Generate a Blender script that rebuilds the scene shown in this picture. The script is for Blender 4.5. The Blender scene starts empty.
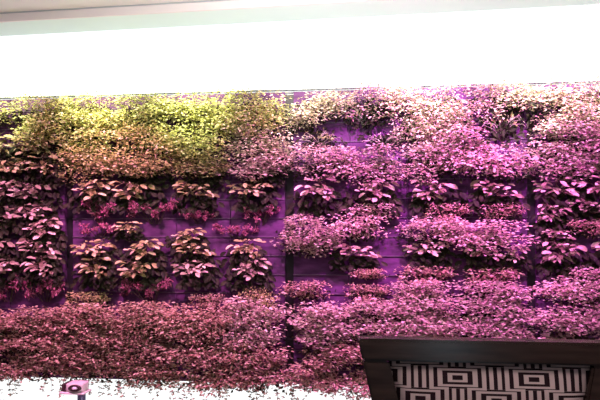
import bpy, bmesh, math, random
from mathutils import Vector, Matrix

S = bpy.context.scene
COL = S.collection
R = random.Random(7)
# ------------------------------------------------------------------ camera
F = 550.0                     # focal length in pixels of a 600 px wide frame
YAW = math.atan(0.00019 * F)  # camera turned slightly left of the wall's normal
D = 3.8 * math.cos(YAW)
EYE = 1.2
HOR = 237.0
cam = bpy.data.cameras.new('camera')
cam.sensor_width = 36.0
cam.lens = F / 600 * 36.0
cam.shift_y = (HOR - 200) / 600
cam.clip_start = 0.02
co = bpy.data.objects.new('camera', cam)
COL.objects.link(co)
co.location = (0, -D, EYE)
co.rotation_euler = (math.pi / 2, 0, YAW)
S.camera = co


def P(px, py, off=0.0):
    """point of the plane y = -off seen at a photo pixel"""
    c, s = math.cos(YAW), math.sin(YAW)
    a = (px - 300) / F
    b = (HOR - py) / F
    d = Vector((-s + c * a, c + s * a, b))
    t = (D - off) / d.y
    return Vector((0, -D, EYE)) + d * t


def PPM(px):
    """pixels per metre on the wall at an image column"""
    return F / 3.8 * (1 + 0.00019 * (px - 300))


# ------------------------------------------------------------------ materials
def mat(name, base=(.5, .5, .5), rough=.6, spec=.3, metallic=0.0):
    m = bpy.data.materials.new(name)
    m.use_nodes = True
    b = m.node_tree.nodes['Principled BSDF']
    b.inputs['Base Color'].default_value = (*base, 1)
    b.inputs['Roughness'].default_value = rough
    b.inputs['Specular IOR Level'].default_value = spec
    b.inputs['Metallic'].default_value = metallic
    return m


def noise_mat(name, c0, c1, scale=8, rough=.6, spec=.3, stretch=(1, 1, 1), bump=0.0):
    m = mat(name, c0, rough, spec)
    nt = m.node_tree
    b = nt.nodes['Principled BSDF']
    tc = nt.nodes.new('ShaderNodeTexCoord')
    mp = nt.nodes.new('ShaderNodeMapping')
    mp.inputs['Scale'].default_value = stretch
    nz = nt.nodes.new('ShaderNodeTexNoise')
    nz.inputs['Scale'].default_value = scale
    nz.inputs['Detail'].default_value = 6
    rp = nt.nodes.new('ShaderNodeValToRGB')
    rp.color_ramp.elements[0].color = (*c0, 1)
    rp.color_ramp.elements[1].color = (*c1, 1)
    rp.color_ramp.elements[0].position = .3
    rp.color_ramp.elements[1].position = .7
    L = nt.links.new
    L(tc.outputs['Object'], mp.inputs['Vector'])
    L(mp.outputs[0], nz.inputs['Vector'])
    L(nz.outputs['Fac'], rp.inputs['Fac'])
    L(rp.outputs['Color'], b.inputs['Base Color'])
    if bump:
        bp = nt.nodes.new('ShaderNodeBump')
        bp.inputs['Strength'].default_value = bump
        L(nz.outputs['Fac'], bp.inputs['Height'])
        L(bp.outputs[0], b.inputs['Normal'])
    return m


def leaf_mat(name, stops, rough=.45, transl=.3, spec=.35):
    """every leaf (mesh island) takes its own tint of the ramp"""
    m = mat(name, stops[0][1], rough, spec)
    nt = m.node_tree
    L = nt.links.new
    b = nt.nodes['Principled BSDF']
    out = nt.nodes['Material Output']
    g = nt.nodes.new('ShaderNodeNewGeometry')
    rp = nt.nodes.new('ShaderNodeValToRGB')
    el = rp.color_ramp.elements
    while len(el) < len(stops):
        el.new(.5)
    for e, (p, c) in zip(el, stops):
        e.position = p
        e.color = (*c, 1)
    L(g.outputs['Random Per Island'], rp.inputs['Fac'])
    L(rp.outputs['Color'], b.inputs['Base Color'])
    oi = nt.nodes.new('ShaderNodeObjectInfo')
    mr = nt.nodes.new('ShaderNodeMapRange')
    mr.inputs['To Min'].default_value = .86
    mr.inputs['To Max'].default_value = 1.12
    L(oi.outputs['Random'], mr.inputs['Value'])
    hs = nt.nodes.new('ShaderNodeHueSaturation')
    L(mr.outputs[0], hs.inputs['Value'])
    L(rp.outputs['Color'], hs.inputs['Color'])
    L(hs.outputs[0], b.inputs['Base Color'])
    tr = nt.nodes.new('ShaderNodeBsdfTranslucent')
    L(hs.outputs[0], tr.inputs['Color'])
    mx = nt.nodes.new('ShaderNodeMixShader')
    mx.inputs['Fac'].default_value = transl
    L(b.outputs[0], mx.inputs[1])
    L(tr.outputs[0], mx.inputs[2])
    L(mx.outputs[0], out.inputs['Surface'])
    return m


def emit_mat(name, color, strength):
    m = bpy.data.materials.new(name)
    m.use_nodes = True
    nt = m.node_tree
    nt.nodes.clear()
    e = nt.nodes.new('ShaderNodeEmission')
    o = nt.nodes.new('ShaderNodeOutputMaterial')
    e.inputs['Color'].default_value = (*color, 1)
    e.inputs['Strength'].default_value = strength
    nt.links.new(e.outputs[0], o.inputs['Surface'])
    return m


M = {}
M['glow_white'] = emit_mat('glowing white strip', (0.97, 1.0, 1.0), 1.25)  # white strips whose brightness is put in as emission
M['wall'] = noise_mat('white wall paint', (.72, .72, .72), (.78, .78, .78), 3)
M['floor'] = noise_mat('pale floor', (.62, .60, .58), (.70, .68, .66), 2, .4)
M['ceiling'] = noise_mat('ceiling paint', (.80, .79, .77), (.82, .81, .79), 2, .8)
M['soffit'] = noise_mat('mint lit white paint', (.76, .86, .83), (.78, .88, .85), 2, .7)  # white paint with the mint glow on the soffit mixed in
M['fascia'] = noise_mat('pale rose white paint', (.86, .80, .78), (.88, .82, .80), 2, .7)
M['cap'] = mat('pale aluminium', (.55, .60, .62), .4, .5, .3)
M['felt'] = noise_mat('violet tinted felt', (.050, .022, .058), (.125, .048, .145), 9, .9, .1, (1, 1, 3), .3)  # grey felt with violet lamp glow mixed into its colour
M['lip'] = mat('purple grey edging', (.10, .065, .11), .5, .35)
M['post'] = mat('black gap strip', (.012, .011, .014), .5, .3)  # black for the strips added to darken the panel gaps
M['stem'] = noise_mat('brown stem', (.06, .045, .03), (.14, .10, .07), 30, .7)
M['twig'] = noise_mat('dry grey twig', (.30, .26, .24), (.48, .42, .38), 30, .8)
M['under'] = leaf_mat('dark shade leaf', [(0, (.010, .011, .007)), (1, (.036, .038, .018))], .6, .1, .15)  # near-black leaves, with the shade of the pockets put into their colour
M['green'] = leaf_mat('yellow green small leaf', [(0, (.14, .16, .05)), (.35, (.44, .44, .12)), (.75, (.76, .72, .30)), (1, (.90, .86, .56))])
M['pale'] = leaf_mat('pale pink green small leaf', [(0, (.16, .13, .08)), (.35, (.50, .44, .28)), (.75, (.78, .72, .50)), (1, (.88, .84, .68))])
M['pink'] = leaf_mat('pink tinted small leaf', [(0, (.13, .08, .07)), (.35, (.38, .28, .22)), (.75, (.66, .54, .44)), (1, (.84, .76, .66))])
M['dusky'] = leaf_mat('dusky red small leaf', [(0, (.08, .045, .035)), (.3, (.26, .16, .11)), (.7, (.56, .38, .28)), (1, (.78, .64, .52))])
M['olive'] = leaf_mat('olive small leaf', [(0, (.10, .10, .04)), (.4, (.32, .30, .11)), (.8, (.58, .52, .24)), (1, (.74, .66, .42))])
M['broad'] = leaf_mat('broad tan green leaf', [(0, (.08, .07, .025)), (.4, (.26, .235, .09)), (.75, (.52, .46, .22)), (1, (.78, .68, .46))], .35, .2)
M['broadpink'] = leaf_mat('broad pink leaf', [(0, (.10, .07, .05)), (.4, (.28, .22, .15)), (.75, (.54, .43, .34)), (1, (.82, .70, .60))], .35, .2)
M['wisp'] = leaf_mat('fine dark red leaf', [(0, (.10, .02, .03)), (.6, (.36, .10, .18)), (1, (.56, .22, .32))], .5, .3)


# ------------------------------------------------------------------ mesh helpers
def link(name, me, m, parent=None):
    me.materials.append(m)
    o = bpy.data.objects.new(name, me)
    COL.objects.link(o)
    if parent:
        o.parent = parent
    return o


def from_bm(name, bm, m, parent=None, smooth=False):
    me = bpy.data.meshes.new(name)
    bmesh.ops.recalc_face_normals(bm, faces=bm.faces)
    bm.to_mesh(me)
    bm.free()
    if smooth:
        for p in me.polygons:
            p.use_smooth = True
    return link(name, me, m, parent)


def bbox(bm, x0, x1, y0, y1, z0, z1, bevel=0.0):
    r = bmesh.ops.create_cube(bm, size=1.0)
    vs = r['verts']
    for v in vs:
        v.co = Vector((x0 + (v.co.x + .5) * (x1 - x0), y0 + (v.co.y + .5) * (y1 - y0), z0 + (v.co.z + .5) * (z1 - z0)))
    if bevel:
        es = list({e for v in vs for e in v.link_edges})
        bmesh.ops.bevel(bm, geom=es, offset=bevel, segments=2, affect='EDGES', profile=.5)


def box(name, x0, x1, y0, y1, z0, z1, m, parent=None, bevel=0.0):
    bm = bmesh.new()
    bbox(bm, x0, x1, y0, y1, z0, z1, bevel)
    return from_bm(name, bm, m, parent)


def empty(name, loc, label, cat, group=None):
    o = bpy.data.objects.new(name, None)
    COL.objects.link(o)
    o.location = loc
    o.empty_display_size = .05
    o['label'] = label
    o['category'] = cat
    if group:
        o['group'] = group
    return o


def struct(o):
    o['kind'] = 'structure'
    return o


# ------------------------------------------------------------------ room
XL, XR = -3.6, 3.4
ztop = 2.213                                   # top of the planted wall
zbot = P(0, 374.5).z                             # bottom edge of the panels
PAN_BACK = -0.012


def ceil_z(x):
    return 2.715 + 0.0125 * x


def slab(name, x0, x1, y0, y1, zf, th, m):
    bm = bmesh.new()
    vs = [bm.verts.new((x, y, zf(x) + t)) for t in (0, th) for x, y in ((x0, y0), (x1, y0), (x1, y1), (x0, y1))]
    for q in ((3, 2, 1, 0), (4, 5, 6, 7), (0, 1, 5, 4), (1, 2, 6, 5), (2, 3, 7, 6), (3, 0, 4, 7)):
        bm.faces.new([vs[i] for i in q])
    return from_bm(name, bm, m)


YF = -6.0
struct(box('floor', XL, XR, YF, 0.20, -0.05, 0.0, M['floor']))
struct(box('wall_back', XL, XR, 0.03, 0.16, zbot + .004, ztop, M['wall']))
SOF = 0.22
struct(slab('ceiling', XL, XR, YF, -SOF, lambda x: ceil_z(x) + .062, .06, M['ceiling']))
so = struct(slab('trim_1', XL, XR, -SOF + .012, 0.16, ceil_z, .12, M['soffit']))
struct(slab('trim_2', XL, XR, -SOF, -SOF + .012, ceil_z, .055, M['fascia']))
struct(slab('trim_3', XL, XR, -SOF - .006, -SOF + .010, lambda x: ceil_z(x) + .056, .005, M['cap']))


def glow_strip(name, z0, zf, mull):
    bm = bmesh.new()
    vs = [bm.verts.new(c) for c in ((XL, .03, z0), (XR, .03, z0), (XR, .03, zf(XR)), (XL, .03, zf(XL)),
                                    (XL, .05, z0), (XR, .05, z0), (XR, .05, zf(XR)), (XL, .05, zf(XL)))]
    for q in ((0, 1, 2, 3), (7, 6, 5, 4), (0, 4, 5, 1), (2, 6, 7, 3)):
        bm.faces.new([vs[i] for i in q])
    return struct(from_bm(name, bm, M['glow_white']))


glow_strip('glow_strip_1', ztop + .001, lambda x: ceil_z(x) + .001, ())  # white strip above the planting, its brightness put in as emission
glow_strip('glow_strip_2', 0.0, lambda x: zbot + .003, ())  # white wall strip below the planting, made to glow by emission

# aluminium cap strip running along the top of the planted wall
struct(box('trim_4', XL, XR, -.02, .03, ztop + .004, ztop + .016, M['cap']))

# ------------------------------------------------------------------ panels of the living wall
SEAMS = [-146, 72, 290, 530, 796]
PNAME = ['leftmost panel', 'second panel', 'third panel', 'rightmost panel']
PDESC = ['dark living wall panel left of the left seam, broad-leaved plants in its rows',
         'living wall panel between left and middle seams, yellow-green at its top',
         'living wall panel between middle and right seams, bare purple patches in its rows',
         'living wall panel at the right behind the chair, covered in pink plants']
ROWZ = [EYE - 18.7 * k / (F / 3.8) for k in range(-7, 8)]
seamx = [P(s, HOR).x for s in SEAMS]
for i in range(4):
    x0, x1 = seamx[i] + .028, seamx[i + 1] - .028
    xm = (x0 + x1) / 2
    r = empty('living_wall_panel', (xm, 0, zbot), PDESC[i], 'planted panel', 'living wall panels')
    bm = bmesh.new()
    n = 4
    for c in range(n):                                    # four felt columns, hairline joints between them
        a = x0 + (x1 - x0) * c / n + .002 - xm
        b = x0 + (x1 - x0) * (c + 1) / n - .002 - xm
        bbox(bm, a, b, -.040, PAN_BACK, 0, ztop - .02 - zbot)
    from_bm('felt_backing', bm, M['felt'], r)
    for z in ROWZ:
        box('tray_lip', x0 - xm, x1 - xm, -.047, -.0402, z - zbot - .003, z - zbot + .003, M['lip'], r, .001)
for i in range(1, 4):
    nm = ['', 'left', 'middle', 'right'][i]
    bm = bmesh.new()
    bbox(bm, -.040, .040, -.010, .028, 0, ztop - .03 - zbot, .003)
    o = from_bm('gap_strip', bm, M['post'])  # black strip added so the gap between panels reads dark
    o.location = (seamx[i], 0, zbot)
    o['label'] = {1: 'added dark strip in the seam at the left, beside the yellow-green foliage',
                  2: 'added dark strip in the thin seam at the middle of the planted wall',
                  3: 'added dark strip in the wide dark seam at the right, above the chair'}[i]
    o['category'] = 'upright'
    o['group'] = 'dark strips in the gaps between the living wall panels'


# ------------------------------------------------------------------ foliage meshes
def add_leaf(V, Fc, base, d, n, ln, wd, kind):
    d = d.normalized()
    s = d.cross(n)
    if s.length < 1e-4:
        s = d.orthogonal()
    s.normalize()
    n = s.cross(d).normalized()
    i = len(V)
    if kind == 0:            # small leaf: folded four-point blade
        V += [base, base + d * ln * .5 + s * wd * .5 + n * wd * .12, base + d * ln - n * ln * .08,
              base + d * ln * .5 - s * wd * .5 + n * wd * .12]
        Fc += [(i, i + 1, i + 2), (i, i + 2, i + 3)]
    else:                    # broad leaf: ovate blade with a midrib crease and a drooping tip
        mid = [base, base + d * ln * .34, base + d * ln * .7 - n * ln * .03, base + d * ln - n * ln * .14]
        V += mid
        for sg in (1, -1):
            V += [base + d * ln * .28 + s * wd * .36 * sg + n * wd * .12,
                  base + d * ln * .64 + s * wd * .52 * sg + n * wd * .07,
                  base + d * ln * .92 + s * wd * .30 * sg - n * ln * .04]
        for q in (4, 7):
            f = [(i, i + q, i + 1), (i + 1, i + q, i + q + 1, i + 2), (i + 2, i + q + 1, i + q + 2, i + 3)]
            Fc += f if q == 4 else [tuple(reversed(t)) for t in f]


def add_stem(V, Fc, pts, r0, r1):
    n = len(pts)
    rings = []
    for k, p in enumerate(pts):
        t = (pts[min(k + 1, n - 1)] - pts[max(k - 1, 0)]).normalized()
        a = t.orthogonal().normalized()
        b = t.cross(a)
        r = r0 + (r1 - r0) * k / (n - 1)
        i = len(V)
        V += [p + (a * math.cos(q) + b * math.sin(q)) * r for q in (0, 2.094, 4.189)]
        rings.append(i)
    for k in range(n - 1):
        for j in range(3):
            Fc.append((rings[k] + j, rings[k] + (j + 1) % 3, rings[k + 1] + (j + 1) % 3, rings[k + 1] + j))


def mesh(name, V, Fc):
    me = bpy.data.meshes.new(name)
    me.from_pydata([tuple(v) for v in V], [], Fc)
    me.update()
    return me


def rnd_dir(r):
    while True:
        v = Vector((r.uniform(-1, 1), r.uniform(-1, 1), r.uniform(-1, 1)))
        if .05 < v.length < 1:
            return v.normalized()


CAM_DIR = Vector((0, -1, 0))


def bush(seed, w, h, dep, n, ln, droop=0.0):
    """cloud of small leaves filling a lumpy half ellipsoid that hangs out of its pocket (root at back centre)"""
    r = random.Random(seed)
    lumps = [(Vector((r.uniform(-.38, .38) * w, -r.uniform(.15, .8) * dep, r.uniform(-.34, .38) * h)),
              r.uniform(.19, .34)) for _ in range(13)]
    V, Fc, V2, F2, V3, F3 = [], [], [], [], [], []
    for _ in range(n):
        c, s = r.choice(lumps)
        u = rnd_dir(r)
        if u.y > .35:
            u.y *= -1
        k = r.uniform(.55, 1.08)
        p = c + Vector((u.x * w * s * k, u.y * dep * .55 * k, u.z * h * s * 1.05 * k))
        p.y = min(p.y, -.012)
        if p.z > .5 * h:
            p.z = r.uniform(.25, .5) * h
        nn = (Vector((u.x * .4, -.75, 1.0)) + rnd_dir(r) * .6).normalized()
        rd = rnd_dir(r)
        d = Vector((u.x + rd.x * .9, u.y * .4 - .2 + rd.y * .6, u.z * .15 - .08 + rd.z * .38))
        L = ln * r.uniform(.65, 1.35)
        add_leaf(V, Fc, p, d, nn, L, L * r.uniform(.42, .6), 0)
    for _ in range(int(n * .13)):                           # dark leaves inside and under the crown, shade put into their colour
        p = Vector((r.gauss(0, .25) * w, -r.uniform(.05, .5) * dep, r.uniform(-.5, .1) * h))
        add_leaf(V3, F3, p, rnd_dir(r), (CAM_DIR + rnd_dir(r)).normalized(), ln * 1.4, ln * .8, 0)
    for c, s in lumps:
        e = c + Vector((0, -.01, .2 * s * h))
        add_stem(V2, F2, [Vector((c.x * .25, -.004, -.25 * h)), Vector((c.x * .6, c.y * .6, -.05 * h + c.z * .3)), e], .004, .0015)
    if droop:
        for _ in range(9):                                   # trailing wisps
            x = r.uniform(-.48, .48) * w
            y = -r.uniform(.3, .9) * dep
            q = [Vector((x, y, -.3 * h))]
            for k in range(4):
                q.append(q[-1] + Vector((r.uniform(-.022, .022), r.uniform(-.006, .004), -droop * r.uniform(.12, .30))))
            add_stem(V2, F2, q, .0016, .0008)
            for pt in q[1:]:
                for _k in range(4):
                    dd = rnd_dir(r)
                    dd.z *= .4
                    add_leaf(V, Fc, pt, dd, (Vector((0, -1, .8)) + rnd_dir(r) * .7), ln * r.uniform(.5, .95), ln * .42, 0)
    return V, Fc, V2, F2, V3, F3


def rosette(seed, w, h, dep, n, ln):
    """layered broad leaves on short stalks reaching out of a pocket"""
    r = random.Random(seed)
    V, Fc, V2, F2, V3, F3 = [], [], [], [], [], []
    heads = [Vector((r.uniform(-.26, .26) * w, -r.uniform(.35, .7) * dep, z * h + r.uniform(-.06, .06) * h))
             for z in (-.28, -.12, .02, .16, .32)]
    for c in heads:
        add_stem(V2, F2, [Vector((c.x * .3, -.004, -.35 * h)), Vector((c.x * .7, c.y * .6, c.z - .1 * h)), c], .005, .003)
    for k in range(n):
        c = heads[k % 5]
        a = r.uniform(-math.pi, math.pi)
        d = Vector((math.cos(a), math.sin(a) * .8 - .25, r.uniform(-.55, .32)))
        L = ln * r.uniform(.7, 1.25)
        nn = Vector((r.uniform(-.55, .55), -r.uniform(.30, 1.1), 1.0))
        b = c + Vector((d.x * w * .16 * r.uniform(.1, 1.3), d.y * dep * .25, r.uniform(-.16, .16) * h))
        tip = b + d.normalized() * L
        if tip.y > -.008:
            d.y = -abs(d.y)
        if b.y > -.01:
            b.y = -.01
        add_leaf(V, Fc, b, d, nn, L, L * r.uniform(.40, .52), 1)
        add_stem(V2, F2, [c, (c + b) / 2 + Vector((0, 0, .004)), b], .0018, .0012)
    for k in range(int(n * 1.7)):  # near-black leaves standing in for the shade under the rosette
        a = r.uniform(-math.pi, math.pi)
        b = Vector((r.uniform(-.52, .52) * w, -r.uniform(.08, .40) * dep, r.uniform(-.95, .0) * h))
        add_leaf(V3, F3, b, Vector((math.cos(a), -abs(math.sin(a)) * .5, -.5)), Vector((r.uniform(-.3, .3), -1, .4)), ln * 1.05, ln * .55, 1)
    return V, Fc, V2, F2, V3, F3


def wispy(seed, w, h, dep, n, ln):
    r = random.Random(seed)
    V, Fc, V2, F2, V3, F3 = [], [], [], [], [], []
    for _ in range(10):
        e = Vector((r.uniform(-.5, .5) * w, -r.uniform(.2, 1) * dep, r.uniform(-.1, .55) * h))
        q = [Vector((e.x * .2, -.004, -.4 * h)), Vector((e.x * .6, e.y * .6, e.z * .75)), e]
        add_stem(V2, F2, q, .002, .001)
        for _k in range(n // 10):
            t = r.uniform(.35, 1)
            p = q[1].lerp(q[2], t) + rnd_dir(r) * .014
            p.y = min(p.y, -.01)
            add_leaf(V, Fc, p, rnd_dir(r) + Vector((e.x, 0, 0)), Vector((0, -1, .9)) + rnd_dir(r) * .8, ln * r.uniform(.7, 1.3), ln * .4, 0)
    return V, Fc, V2, F2, V3, F3


def twiggy(seed, w, h, dep, n, ln):
    r = random.Random(seed)
    V, Fc, V2, F2, V3, F3 = [], [], [], [], [], []
    for _ in range(26):
        a = r.uniform(-1.3, 1.3)
        L = r.uniform(.35, .62)
        e = Vector((math.sin(a) * w * L, -r.uniform(.3, 1) * dep, math.cos(a) * h * L - .22 * h))
        s = Vector((r.uniform(-.08, .08) * w, -.006, -.30 * h))
        m1 = s.lerp(e, .5) + Vector((0, -.015, r.uniform(.0, .18) * h))
        add_stem(V2, F2, [s, m1, e, e + Vector((math.sin(a) * .02, -.006, -.016))], .0026, .001)
        for _k in range(max(1, n // 26)):
            p = m1.lerp(e, r.uniform(.2, 1))
            add_leaf(V, Fc, p, rnd_dir(r), Vector((0, -1, .6)) + rnd_dir(r), ln * r.uniform(.6, 1.2), ln * .4, 0)
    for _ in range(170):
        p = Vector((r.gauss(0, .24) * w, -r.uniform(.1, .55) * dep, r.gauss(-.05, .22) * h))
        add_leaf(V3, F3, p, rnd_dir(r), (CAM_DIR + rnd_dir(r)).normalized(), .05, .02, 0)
    return V, Fc, V2, F2, V3, F3


# unit prototypes are built at their real size; a planting scales them by a few per cent only
PROTO = {}


def proto(kind, var):
    key = (kind, var)
    if key in PROTO:
        return PROTO[key]
    sd = sum(map(ord, kind)) * 31 + var
    if kind == 'thicket':
        t = bush(sd, .46, .27, .18, 1550, .0240)
    elif kind == 'tuft':
        t = bush(sd, .40, .17, .12, 640, .0255)
    elif kind == 'trailer':
        t = bush(sd, .46, .22, .14, 1150, .0265, .16)
    elif kind == 'rosette':
        t = rosette(sd, .30, .13, .13, 42, .052)
    elif kind == 'wispy':
        t = wispy(sd, .32, .12, .08, 420, .021)
    else:
        t = twiggy(sd, .30, .17, .09, 52, .026)
    V, Fc, V2, F2, V3, F3 = t
    PROTO[key] = (mesh('foliage', V, Fc), mesh('stems', V2, F2), mesh('dark_shade_leaves', V3, F3) if V3 else None)
    return PROTO[key]


SIZE = {'thicket': (.46, .27), 'tuft': (.40, .17), 'trailer': (.46, .22), 'rosette': (.30, .13), 'wispy': (.32, .12), 'twiggy': (.30, .17)}
NAME = {'thicket': 'small_leaved_bush', 'tuft': 'small_leaved_tuft', 'trailer': 'trailing_bush',
        'rosette': 'broad_leaved_plant', 'wispy': 'wispy_plant', 'twiggy': 'twiggy_plant'}
MATCOPY = {}
PLANTS = []      # kind, px, py, wpx, hpx, material, row, colour words


def plant(kind, px, py, w, h, m, row, words):
    PLANTS.append((kind, px, py, w, h, m, row, words))


def panel_of(px):
    return 0 if px < 72 else 1 if px < 290 else 2 if px < 530 else 3


CELL = [-9, 45, 99, 154, 208, 262, 320, 380, 440, 500, 562, 626]


def near(px, py, items):
    return any(abs(px - x) < a and abs(py - y) < b for x, y, a, b in items)


# rows 1-4: the dense upper band, with its gaps
GAPS = [(360, 131, 45, 22), (322, 140, 24, 14), (505, 133, 26, 14), (18, 140, 60, 12), (45, 160, 50, 14), (-9, 165, 40, 40)]
for row, cy in ((1, 107), (2, 126), (3, 145), (4, 165)):
    for ci, cx in enumerate(CELL):
        x = cx + R.uniform(-5, 5)
        sc = PPM(cx) / PPM(300)
        y = HOR + (cy - HOR) * sc + R.uniform(-2, 2)
        if near(cx, cy, GAPS):
            continue
        if row >= 3 and cx < 72:
            continue
        if cx < 230 or (cx < 300 and row < 3):
            m, wd = ('green', 'yellow-green')
            if row == 4:
                m, wd = ('olive', 'olive')
        elif cx < 400 and row == 1:
            m, wd = ('pale', 'pale yellow-pink')
        elif row <= 2:
            m, wd = ('pale', 'pale pink')
        else:
            m, wd = ('pink', 'bright pink')
        if row == 1:
            y += 2.5 if cx < 300 else .5
        if cx == 262 and row >= 3:
            m, wd = ('pale' if row == 3 else 'pink', 'tan' if row == 3 else 'tan and pink')
        hh = (31 if row == 1 else 34) * sc
        if row == 4 and cx < 300:
            hh = 26
        plant('thicket', x, y, 66 * sc, hh, m, row, wd)
# extra pink growth round the gaps
plant('tuft', 407, 131, 36, 24, 'pink', 3, 'bright pink')
plant('thicket', 440, 128, 56, 30, 'pale', 3, 'pale pink')
plant('tuft', 470, 152, 44, 20, 'pink', 4, 'bright pink')
plant('tuft', 300, 124, 34, 18, 'pale', 2, 'tan')
plant('twiggy', 366, 117, 46, 26, 'olive', 2, 'dark grey twiggy')
plant('twiggy', 318, 140, 38, 24, 'olive', 3, 'grey twiggy')
plant('twiggy', 384, 141, 36, 18, 'pink', 3, 'grey-pink twiggy')
plant('twiggy', 500, 126, 48, 36, 'olive', 3, 'grey-brown twiggy')
# the left panel's broad leaves
for row, y, xs in ((2, 121, (52,)), (3, 146, (4, 29, 53)), (4, 166, (-2, 22, 48)), (5, 190, (6, 40)), (6, 211, (2, 38)), (7, 227, (-6, 46)),
                   (8, 246, (4, 44)), (9, 264, (6, 47))):
    for x in xs:
        plant('rosette', x, y, 42, 20, 'broad' if row < 5 else 'broadpink', row, 'tan' if row < 5 else 'dusky pink')
# row 5: one broad-leaved plant per pocket
for x in (95, 142, 198, 254):
    plant('rosette', x, 189 + R.uniform(-1, 1), 44, 21, 'broad', 5, 'tan')
for x in (318, 371, 436, 494):
    plant('rosette', x, 190 + R.uniform(-1, 1), 48, 23, 'broadpink', 5, 'pink')
for x in (558, 596, 636):
    plant('rosette', x, 187, 48, 24, 'broadpink', 5, 'pink')
for x in (150, 205, 262):
    plant('rosette', x, 171 + R.uniform(-1, 1), 42, 17, 'broad' if x < 200 else 'broadpink', 4, 'tan')
# row 6
plant('wispy', 100, 214, 52, 22, 'wisp', 6, 'dark red')
plant('wispy', 156, 215, 54, 22, 'wisp', 6, 'dark red')
plant('wispy', 200, 217, 38, 16, 'wisp', 6, 'dark red')
plant('wispy', 260, 217, 46, 20, 'wisp', 6, 'magenta')
plant('tuft', 374, 213, 46, 18, 'pink', 6, 'bright pink')
plant('tuft', 445, 213, 42, 17, 'dusky', 6, 'orange-pink')
plant('tuft', 500, 212, 42, 16, 'dusky', 6, 'rose pink')
plant('rosette', 554, 212, 38, 20, 'broadpink', 6, 'pale pink')
plant('rosette', 586, 207, 44, 20, 'broadpink', 6, 'pink')
# row 7
plant('wispy', 100, 231, 50, 14, 'wisp', 7, 'dark red')
plant('rosette', 130, 227, 32, 12, 'broad', 7, 'tan')
plant('rosette', 188, 234, 38, 14, 'broad', 7, 'tan')
plant('wispy', 238, 232, 48, 16, 'wisp', 7, 'magenta')
plant('thicket', 316, 232, 66, 34, 'pink', 7, 'bright pink')
plant('tuft', 362, 229, 48, 26, 'pink', 7, 'bright pink')
plant('thicket', 428, 231, 62, 28, 'pink', 7, 'bright pink')
plant('thicket', 486, 234, 74, 26, 'pink', 7, 'bright pink')
plant('tuft', 584, 228, 50, 18, 'dusky', 7, 'coral pink')
plant('rosette', 554, 234, 34, 14, 'broadpink', 7, 'tan-pink')
# row 8 and 9: broad leaves again
for x in (98, 144, 196, 248):
    plant('rosette', x, 247 + R.uniform(-1, 1), 42, 19, 'broad', 8, 'tan')
    plant('rosette', x + 2, 266 + R.uniform(-1, 1), 42, 20, 'broad' if x < 190 else 'broadpink', 9, 'pale tan')
plant('tuft', 306, 246, 44, 20, 'pink', 8, 'rose pink')
plant('rosette', 356, 250, 46, 18, 'broadpink', 8, 'pink')
plant('rosette', 426, 247, 42, 18, 'broadpink', 8, 'pink')
plant('rosette', 482, 250, 44, 18, 'broadpink', 8, 'pink')
plant('rosette', 508, 252, 34, 16, 'broadpink', 8, 'pink')
plant('rosette', 563, 250, 48, 24, 'broadpink', 8, 'magenta pink')
plant('rosette', 612, 250, 44, 20, 'broadpink', 8, 'pink')
plant('tuft', 370, 274, 30, 12, 'dusky', 9, 'dusky pink')
plant('tuft', 424, 275, 52, 18, 'dusky', 9, 'orange-pink')
plant('tuft', 490, 276, 50, 17, 'dusky', 9, 'rose pink')
plant('tuft', 590, 276, 60, 22, 'pink', 9, 'pink')
# row 10
plant('wispy', 8, 292, 52, 24, 'wisp', 10, 'dark purple-red')
plant('wispy', 46, 292, 52, 24, 'wisp', 10, 'dark purple-red')
plant('tuft', 90, 300, 40, 17, 'olive', 10, 'tan')
plant('wispy', 150, 293, 56, 24, 'wisp', 10, 'dark red')
plant('tuft', 206, 300, 34, 15, 'dusky', 10, 'dusky pink')
plant('tuft', 258, 299, 34, 24, 'olive', 10, 'tan-pink')
plant('tuft', 308, 290, 44, 20, 'dusky', 10, 'dusky pink')
plant('tuft', 366, 292, 40, 17, 'dusky', 10, 'dusky pink')
plant('thicket', 424, 291, 62, 24, 'pink', 10, 'pink')
plant('thicket', 490, 292, 66, 24, 'pink', 10, 'pink')
plant('thicket', 572, 288, 62, 28, 'pink', 10, 'pink')
plant('thicket', 625, 290, 60, 28, 'pink', 10, 'pink')
# rows 11-14: the dense lower band
for row, cy in ((11, 312), (12, 330), (13, 351), (14, 372)):
    for cx in CELL:
        sc = PPM(cx) / PPM(300)
        x = cx + R.uniform(-6, 6)
        y = HOR + (cy - HOR) * sc + R.uniform(-2.5, 2.5)
        if row in (12, 13) and cx in (262, 320, 45, 99):
            x += {262: -7, 320: 8, 45: -7, 99: 7}[cx]
        if row == 11 and cx < 230:
            y += 7
        if row == 14:
            y += min(x, 330) / 330 * 6 - 1
        if cx in (500, 562):
            x = cx + {500: -9, 562: 9}[cx]
        if cx == 562 and row == 12:
            plant('rosette', 560, 331, 42, 20, 'broadpink', row, 'bright magenta')
            continue
        if cx > 400 and row >= 13 or (cx == 380 and row == 14):
            if cx > 400:
                continue
        kind = 'trailer' if row == 14 else 'thicket'
        m = 'dusky' if cx < 230 or row > 12 else 'pink'
        wd = 'dusky rose' if m == 'dusky' else 'pink'
        plant(kind, x, y, 68 * sc, (30 if row < 14 else 27) * sc, m, row, wd)

ORD = ['', 'first', 'second', 'third', 'fourth', 'fifth', 'sixth', 'seventh', 'eighth', 'ninth', 'tenth', 'eleventh', 'twelfth', 'thirteenth', 'fourteenth']


def row_words(r):
    return {1: 'top row', 14: 'lowest row', 13: 'second row from bottom', 12: 'third row from bottom', 11: 'fourth row from bottom',
            10: 'fifth row from bottom'}.get(r, ORD[r] + ' row from top')


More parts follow.
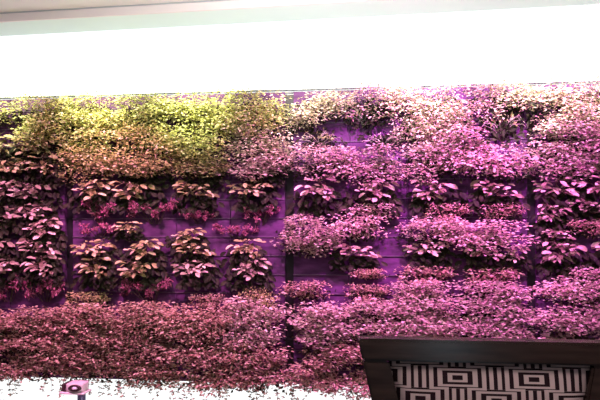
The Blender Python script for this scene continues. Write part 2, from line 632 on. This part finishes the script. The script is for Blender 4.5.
KINDW = {'thicket': 'small-leaved bush', 'tuft': 'small-leaved tuft', 'trailer': 'trailing bush', 'rosette': 'broad-leaved plant',
         'wispy': 'wispy plant', 'twiggy': 'plant'}
GROUPW = {'thicket': 'small-leaved bushes on the living wall', 'tuft': 'small-leaved tufts on the living wall',
          'trailer': 'trailing bushes along the foot of the living wall', 'rosette': 'broad-leaved plants on the living wall',
          'wispy': 'wispy plants on the living wall', 'twiggy': 'dry twiggy plants on the living wall'}
cnt = {}
for idx, (kind, px, py, w, h, m, row, words) in enumerate(PLANTS):
    pan = panel_of(px)
    mates = sorted(q[1] for q in PLANTS if q[6] == row and q[0] == kind and panel_of(q[1]) == pan)
    label = words + ' ' + KINDW[kind] + ', ' + row_words(row)
    if len(mates) > 1:
        k = mates.index(px)
        if k == len(mates) - 1:
            pos = 'last'
        else:
            pos = ORD[k + 1]
        label += ', ' + pos + ' from left' if pos != 'last' else ', rightmost'
    label += ' on ' + PNAME[pan]
    s = PPM(px)
    base = P(px, py, .042)
    var = idx % (6 if kind in ('thicket', 'trailer') else 5)
    fo, st, ol = proto(kind, var)
    r = empty(NAME[kind], base, label, 'plant', GROUPW[kind])
    W, H = SIZE[kind]
    sx, sz = (w / s) / W, (h / s) / H
    r.scale = (sx * R.choice((-1, 1)) if False else sx, min(1.15, max(.8, (sx + sz) / 2)), sz)
    key = (fo.name, m)
    if key not in MATCOPY:
        f2 = fo.copy()
        f2.materials.clear()
        f2.materials.append(M[m])
        MATCOPY[key] = f2
    for nm, me, mm in (('foliage', MATCOPY[key], None), ('stems', st, 'twig' if kind == 'twiggy' else 'stem'), ('dark_shade_leaves', ol, 'under')):
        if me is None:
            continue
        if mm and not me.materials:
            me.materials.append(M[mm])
        o = bpy.data.objects.new(nm, me)
        COL.objects.link(o)
        o.parent = r

# ------------------------------------------------------------------ small fitting on a post at the foot of the wall
fc = P(76.5, 387.5, .33)
fs = F / ((D - .33) / D * 3.97)
r = empty('post_fitting', (fc.x, fc.y, 0), 'small pale boxy fitting with a dark-ringed eye on a blue-grey post', 'fitting')
zc = fc.z
M['fit'] = noise_mat('pale rose plastic', (.62, .62, .57), (.72, .71, .66), 5, .4)
M['fitdark'] = mat('dark maroon ring', (.035, .012, .014), .4, .4)
M['fitpost'] = mat('blue grey metal post', (.16, .20, .30), .35, .5, .4)
M['fitwhite'] = mat('white lens', (.85, .85, .85), .3, .5)
bm = bmesh.new()
bbox(bm, -.050, .066, -.05, .05, zc - .022, zc + .038, .012)
from_bm('housing', bm, M['fit'], r, True)
bm = bmesh.new()
bbox(bm, -.092, .078, -.058, .05, zc - .032, zc - .020, .005)
from_bm('base_plate', bm, M['fit'], r, True)
bm = bmesh.new()
bbox(bm, -.082, -.05, -.04, .04, zc - .020, zc + .032, .006)
from_bm('side_bracket', bm, M['fitdark'], r, True)
bm = bmesh.new()
N = 28
ring = []
for k in range(N):
    a = 2 * math.pi * k / N
    loop = []
    for rr, y in ((.043, -.049), (.043, -.062), (.022, -.062), (.019, -.050)):
        loop.append(bm.verts.new((.018 + rr * math.cos(a), y, zc + .011 + rr * .50 * math.sin(a))))
    ring.append(loop)
for k in range(N):
    for j in range(3):
        bm.faces.new((ring[k][j], ring[(k + 1) % N][j], ring[(k + 1) % N][j + 1], ring[k][j + 1]))
from_bm('eye_ring', bm, M['fitdark'], r, True)
bm = bmesh.new()
bmesh.ops.create_uvsphere(bm, u_segments=16, v_segments=10, radius=1)
for v in bm.verts:
    v.co = Vector((.018 + v.co.x * .019, -.052 + v.co.y * .020, zc + .011 + v.co.z * .0095))
from_bm('eye_lens', bm, M['fitwhite'], r, True)
bm = bmesh.new()
bmesh.ops.create_cone(bm, cap_ends=True, segments=20, radius1=.026, radius2=.026, depth=zc - .034 - .012)
for v in bm.verts:
    v.co += Vector((.035, 0, (zc - .034 + .012) / 2))
from_bm('post', bm, M['fitpost'], r, True)
bm = bmesh.new()
bmesh.ops.create_cone(bm, cap_ends=True, segments=28, radius1=.07, radius2=.06, depth=.012)
for v in bm.verts:
    v.co += Vector((.035, 0, .006))
from_bm('foot_plate', bm, M['fitpost'], r, True)

# ------------------------------------------------------------------ chair
CH = D - 1.03 * math.cos(YAW)          # offset of the chair back's plane from the wall


def fabric_mat():
    m = mat('nested rectangle weave', (.5, .4, .4), .8, .15)
    nt = m.node_tree
    L = nt.links.new
    b = nt.nodes['Principled BSDF']
    tc = nt.nodes.new('ShaderNodeTexCoord')
    sp = nt.nodes.new('ShaderNodeSeparateXYZ')
    L(tc.outputs['Object'], sp.inputs[0])

    def mth(op, a, bb=None):
        n = nt.nodes.new('ShaderNodeMath')
        n.operation = op
        for i, v in enumerate((a, bb)):
            if v is None:
                continue
            if isinstance(v, (int, float)):
                n.inputs[i].default_value = v
            else:
                L(v, n.inputs[i])
        return n.outputs[0]
    # in metres: period PW across, rows RH apart, every other row shifted by half a period
    x, z = sp.outputs[0], sp.outputs[2]
    u = PAT['unit']                       # one photo pixel of the weave, in metres
    X = mth('DIVIDE', x, u)
    Z = mth('ADD', mth('DIVIDE', z, u), 10.25 + 20.5 * 40)
    row = mth('FLOOR', mth('DIVIDE', Z, 20.5))
    par = mth('MODULO', row, 2.0)
    t = mth('ABSOLUTE', mth('SUBTRACT', mth('SUBTRACT', Z, mth('MULTIPLY', row, 20.5)), 10.25))
    dx = mth('PINGPONG', mth('ADD', mth('ADD', X, 36.5 * 40), mth('MULTIPLY', par, 36.5)), 36.5)
    d = mth('MAXIMUM', dx, mth('MULTIPLY', t, 2.3))

    def between(v, lo, hi):
        return mth('MULTIPLY', mth('GREATER_THAN', v, lo), mth('LESS_THAN', v, hi))
    mask = between(d, 5.0, 9.6)
    for lo, hi in ((14.6, 19.4), (23.4, 27.6), (30.6, 34.6)):
        mask = mth('ADD', mask, between(d, lo, hi))
    mask = mth('ADD', mask, mth('MULTIPLY', mth('GREATER_THAN', t, 9.2), between(dx, 8.9, 27.6)))
    mask = mth('MINIMUM', mask, 1.0)
    nz = nt.nodes.new('ShaderNodeTexNoise')
    nz.inputs['Scale'].default_value = 900
    L(tc.outputs['Object'], nz.inputs['Vector'])
    mx = nt.nodes.new('ShaderNodeMix')
    mx.data_type = 'RGBA'
    mx.inputs[6].default_value = (.020, .008, .012, 1)
    mx.inputs[7].default_value = (.66, .52, .50, 1)
    L(mask, mx.inputs[0])
    m2 = nt.nodes.new('ShaderNodeMix')
    m2.data_type = 'RGBA'
    m2.blend_type = 'MULTIPLY'
    m2.inputs[0].default_value = .35
    L(mx.outputs[2], m2.inputs[6])
    L(nz.outputs['Color'], m2.inputs[7])
    L(m2.outputs[2], b.inputs['Base Color'])
    return m


pc = P(493, 340, CH)                               # middle of the chair's top edge
cs = F / 1.03 * (1 + .00019 * 193)                 # pixels per metre there
PAT = {'unit': 1 / cs}
M['wood'] = noise_mat('dark stained wood', (.020, .011, .009), (.044, .026, .020), 10, .22, .30, (1, 6, 8), .05)
M['fabric'] = fabric_mat()
ch = empty('dining_chair', (pc.x, pc.y, 0), 'dark wooden chair with black and cream nested-rectangle upholstery in front of planted wall', 'chair')
zt = pc.z
LEAN = math.radians(7)


def chair_pt(px, py, dy=0.0):
    q = P(px, py, CH)
    return Vector((q.x - pc.x, 0, q.z))


zs = .47                                            # seat height
# outline of the back in its own plane: wide at the top, tapering down to the seat
xl_t, xr_t = chair_pt(361.5, 338).x, chair_pt(627, 341).x
xl_m, xr_m = chair_pt(376, 400).x, chair_pt(612, 400).x
zm = chair_pt(376, 400).z
slope_l = (xl_m - xl_t) / (zt - zm)


def side(z, sgn):
    k = min(zt - z, .30)
    return (xl_t + slope_l * k) if sgn < 0 else (xr_t - slope_l * k)


def prism(name, pts, y0, y1, m, bevel=.004):
    bm = bmesh.new()
    a = [bm.verts.new((p[0], y0, p[1])) for p in pts]
    b = [bm.verts.new((p[0], y1, p[1])) for p in pts]
    bm.faces.new(a)
    bm.faces.new(list(reversed(b)))
    n = len(pts)
    for k in range(n):
        bm.faces.new((a[k], b[k], b[(k + 1) % n], a[(k + 1) % n]))
    bmesh.ops.recalc_face_normals(bm, faces=bm.faces)
    bmesh.ops.bevel(bm, geom=list(bm.edges), offset=bevel, segments=2, affect='EDGES')
    return from_bm(name, bm, m, ch)


rail_h = 21.5 / cs
sw = 26.5 / cs
zb = zs + .10
for sg in (-1, 1):
    pts = [(side(zt - rail_h, sg), zt - rail_h), (side(zt - rail_h, sg) - sg * sw, zt - rail_h)]
    pts += [(side(z, sg) - sg * sw, z) for z in (zt - .30, zb)]
    pts += [(side(z, sg), z) for z in (zb, zt - .30)]
    prism('back_stile', pts, -.014, .026, M['wood'])
prism('top_rail', [(side(zt, -1), zt), (side(zt, 1), zt), (side(zt - rail_h, 1), zt - rail_h), (side(zt - rail_h, -1), zt - rail_h)], -.014, .026, M['wood'])
prism('lower_rail', [(side(zb, -1) + sw, zb + .05), (side(zb, 1) - sw, zb + .05), (side(zb, 1) - sw, zb), (side(zb, -1) + sw, zb)], -.012, .024, M['wood'])
ch.location.x -= 4 / cs
# upholstered panel, slightly domed, set between the stiles
bm = bmesh.new()
NX, NZ = 16, 14
grid = []
za, zb2 = zb + .05, zt - rail_h
for j in range(NZ + 1):
    z = za + (zb2 - za) * j / NZ
    a, b = side(z, -1) + sw, side(z, 1) - sw
    row = []
    for i in range(NX + 1):
        u = i / NX
        dome = .010 * (1 - (2 * u - 1) ** 6) * (1 - (2 * j / NZ - 1) ** 6)
        row.append(bm.verts.new((a + (b - a) * u, -.002 - dome, z)))
    grid.append(row)
for j in range(NZ):
    for i in range(NX):
        bm.faces.new((grid[j][i], grid[j][i + 1], grid[j + 1][i + 1], grid[j + 1][i]))
r_ = bmesh.ops.extrude_face_region(bm, geom=list(bm.faces))
for v in [g for g in r_['geom'] if isinstance(g, bmesh.types.BMVert)]:
    v.co.y = .018
up = from_bm('upholstered_back', bm, M['fabric'], ch, True)
up['label'] = 'black and cream nested-rectangle fabric'
# put the fabric's pattern where the photo has it: a motif centre at (460, 375.5)
mo = chair_pt(460, 375.5)
up.location = (mo.x, 0, mo.z)
for v in up.data.vertices:
    v.co -= Vector((mo.x, 0, mo.z))
# seat, apron and legs below the frame of the picture
prism_w = side(zs, 1) - side(zs, -1)
xa, xb = side(zs, -1), side(zs, 1)
st = box('seat', xa, xb, -.42, .03, zs - .02, zs + .06, M['fabric'], ch, .02)
box('seat_apron', xa + .01, xb - .01, -.41, .02, zs - .085, zs - .02, M['wood'], ch, .004)
for sx_ in (xa + .012, xb - .052):
    for y0 in (-.41, -.014):
        top = zb if y0 > -.1 else zs - .02
        box('leg', sx_, sx_ + .04, y0, y0 + .04, 0, top, M['wood'], ch, .003)


for o in ch.children:                              # the back reclines towards the wall
    if o.name.split('.')[0] in ('back_stile', 'top_rail', 'lower_rail', 'upholstered_back'):
        for v in o.data.vertices:
            v.co.y -= (zt - (v.co.z + o.location.z)) * math.tan(LEAN)
    elif o.name.split('.')[0] in ('seat', 'seat_apron'):
        for v in o.data.vertices:
            v.co.y -= .055
    else:
        for v in o.data.vertices:
            v.co.y -= .072
# ------------------------------------------------------------------ light
def lamp(kind, name, loc, target, color, power, size=.3, angle=None, blend=.6):
    l = bpy.data.lights.new(name, kind)
    l.color = color
    l.energy = power
    if kind == 'AREA':
        l.shape = 'DISK'
        l.size = size
    elif kind == 'SPOT':
        l.spot_size = math.radians(angle)
        l.spot_blend = blend
        l.shadow_soft_size = size
    o = bpy.data.objects.new(name, l)
    COL.objects.link(o)
    o.location = loc
    o.rotation_euler = (Vector(target) - Vector(loc)).to_track_quat('-Z', 'Y').to_euler()
    return o


VIO = (.95, .11, .92)
def grow_fill(px, tx, ty, color, power, angle=75, off=1.15, z=2.62, size=.06, blend=.9):
    q = P(px, HOR, 0)
    lamp('SPOT', 'grow light', (q.x, -off, z), P(tx, ty, 0), color, power, size, angle, blend)


grow_fill(430, 430, 215, VIO, 330, 85)
grow_fill(600, 585, 225, VIO, 255, 80)
grow_fill(280, 290, 215, VIO, 72, 60)
grow_fill(100, 50, 280, (.95, .16, .80), 50, 85)
grow_fill(300, 300, 345, (1, .26, .70), 240, 62)
grow_fill(130, 130, 348, (1, .27, .66), 310, 66)
grow_fill(10, 10, 348, (1, .27, .68), 175, 58)
grow_fill(470, 460, 340, (1, .29, .70), 165, 62)
# warm white track lamps washing the top of the planting
for px, e in ((15, 185), (110, 250), (200, 230), (310, 165), (420, 190), (530, 215), (620, 210)):
    grow_fill(px, px, 110 if px < 260 else 106, (.96, 1, .62) if px < 260 else (1, .93, .74), e, 50, .85)
# wider, weaker neutral fill spots, added to bring green into the middle rows
for px, e in ((60, 26), (190, 26), (330, 26), (470, 30), (600, 30)):
    grow_fill(px, px, 225, (1, .90, .70), e, 60, 1.3)
lamp('AREA', 'room fill', (0.4, -3.2, 2.68), (0.4, -3.1, 0), (1, .80, .80), 26, .8)  # unseen fill added over the room and chair
lamp('AREA', 'ceiling fill', (-.3, -1.7, 2.05), (-.3, -1.4, 3), (1, .98, .97), 40, 1.2)  # unseen light added to brighten the ceiling
q = P(470, 350, CH)
lamp('AREA', 'daylight behind the table', (q.x * 3.2, -D - 2.2, 1.25), (q.x, q.y, q.z), (.62, .86, 1), 1.5, .13)

w = bpy.data.worlds.new('World')
S.world = w
w.use_nodes = True
w.node_tree.nodes['Background'].inputs['Color'].default_value = (.75, .70, .78, 1)
w.node_tree.nodes['Background'].inputs['Strength'].default_value = .12

vs = S.view_settings
vs.view_transform = 'Standard'
vs.look = 'None'
vs.exposure = 0
vs.gamma = 1
vs.use_curve_mapping = False
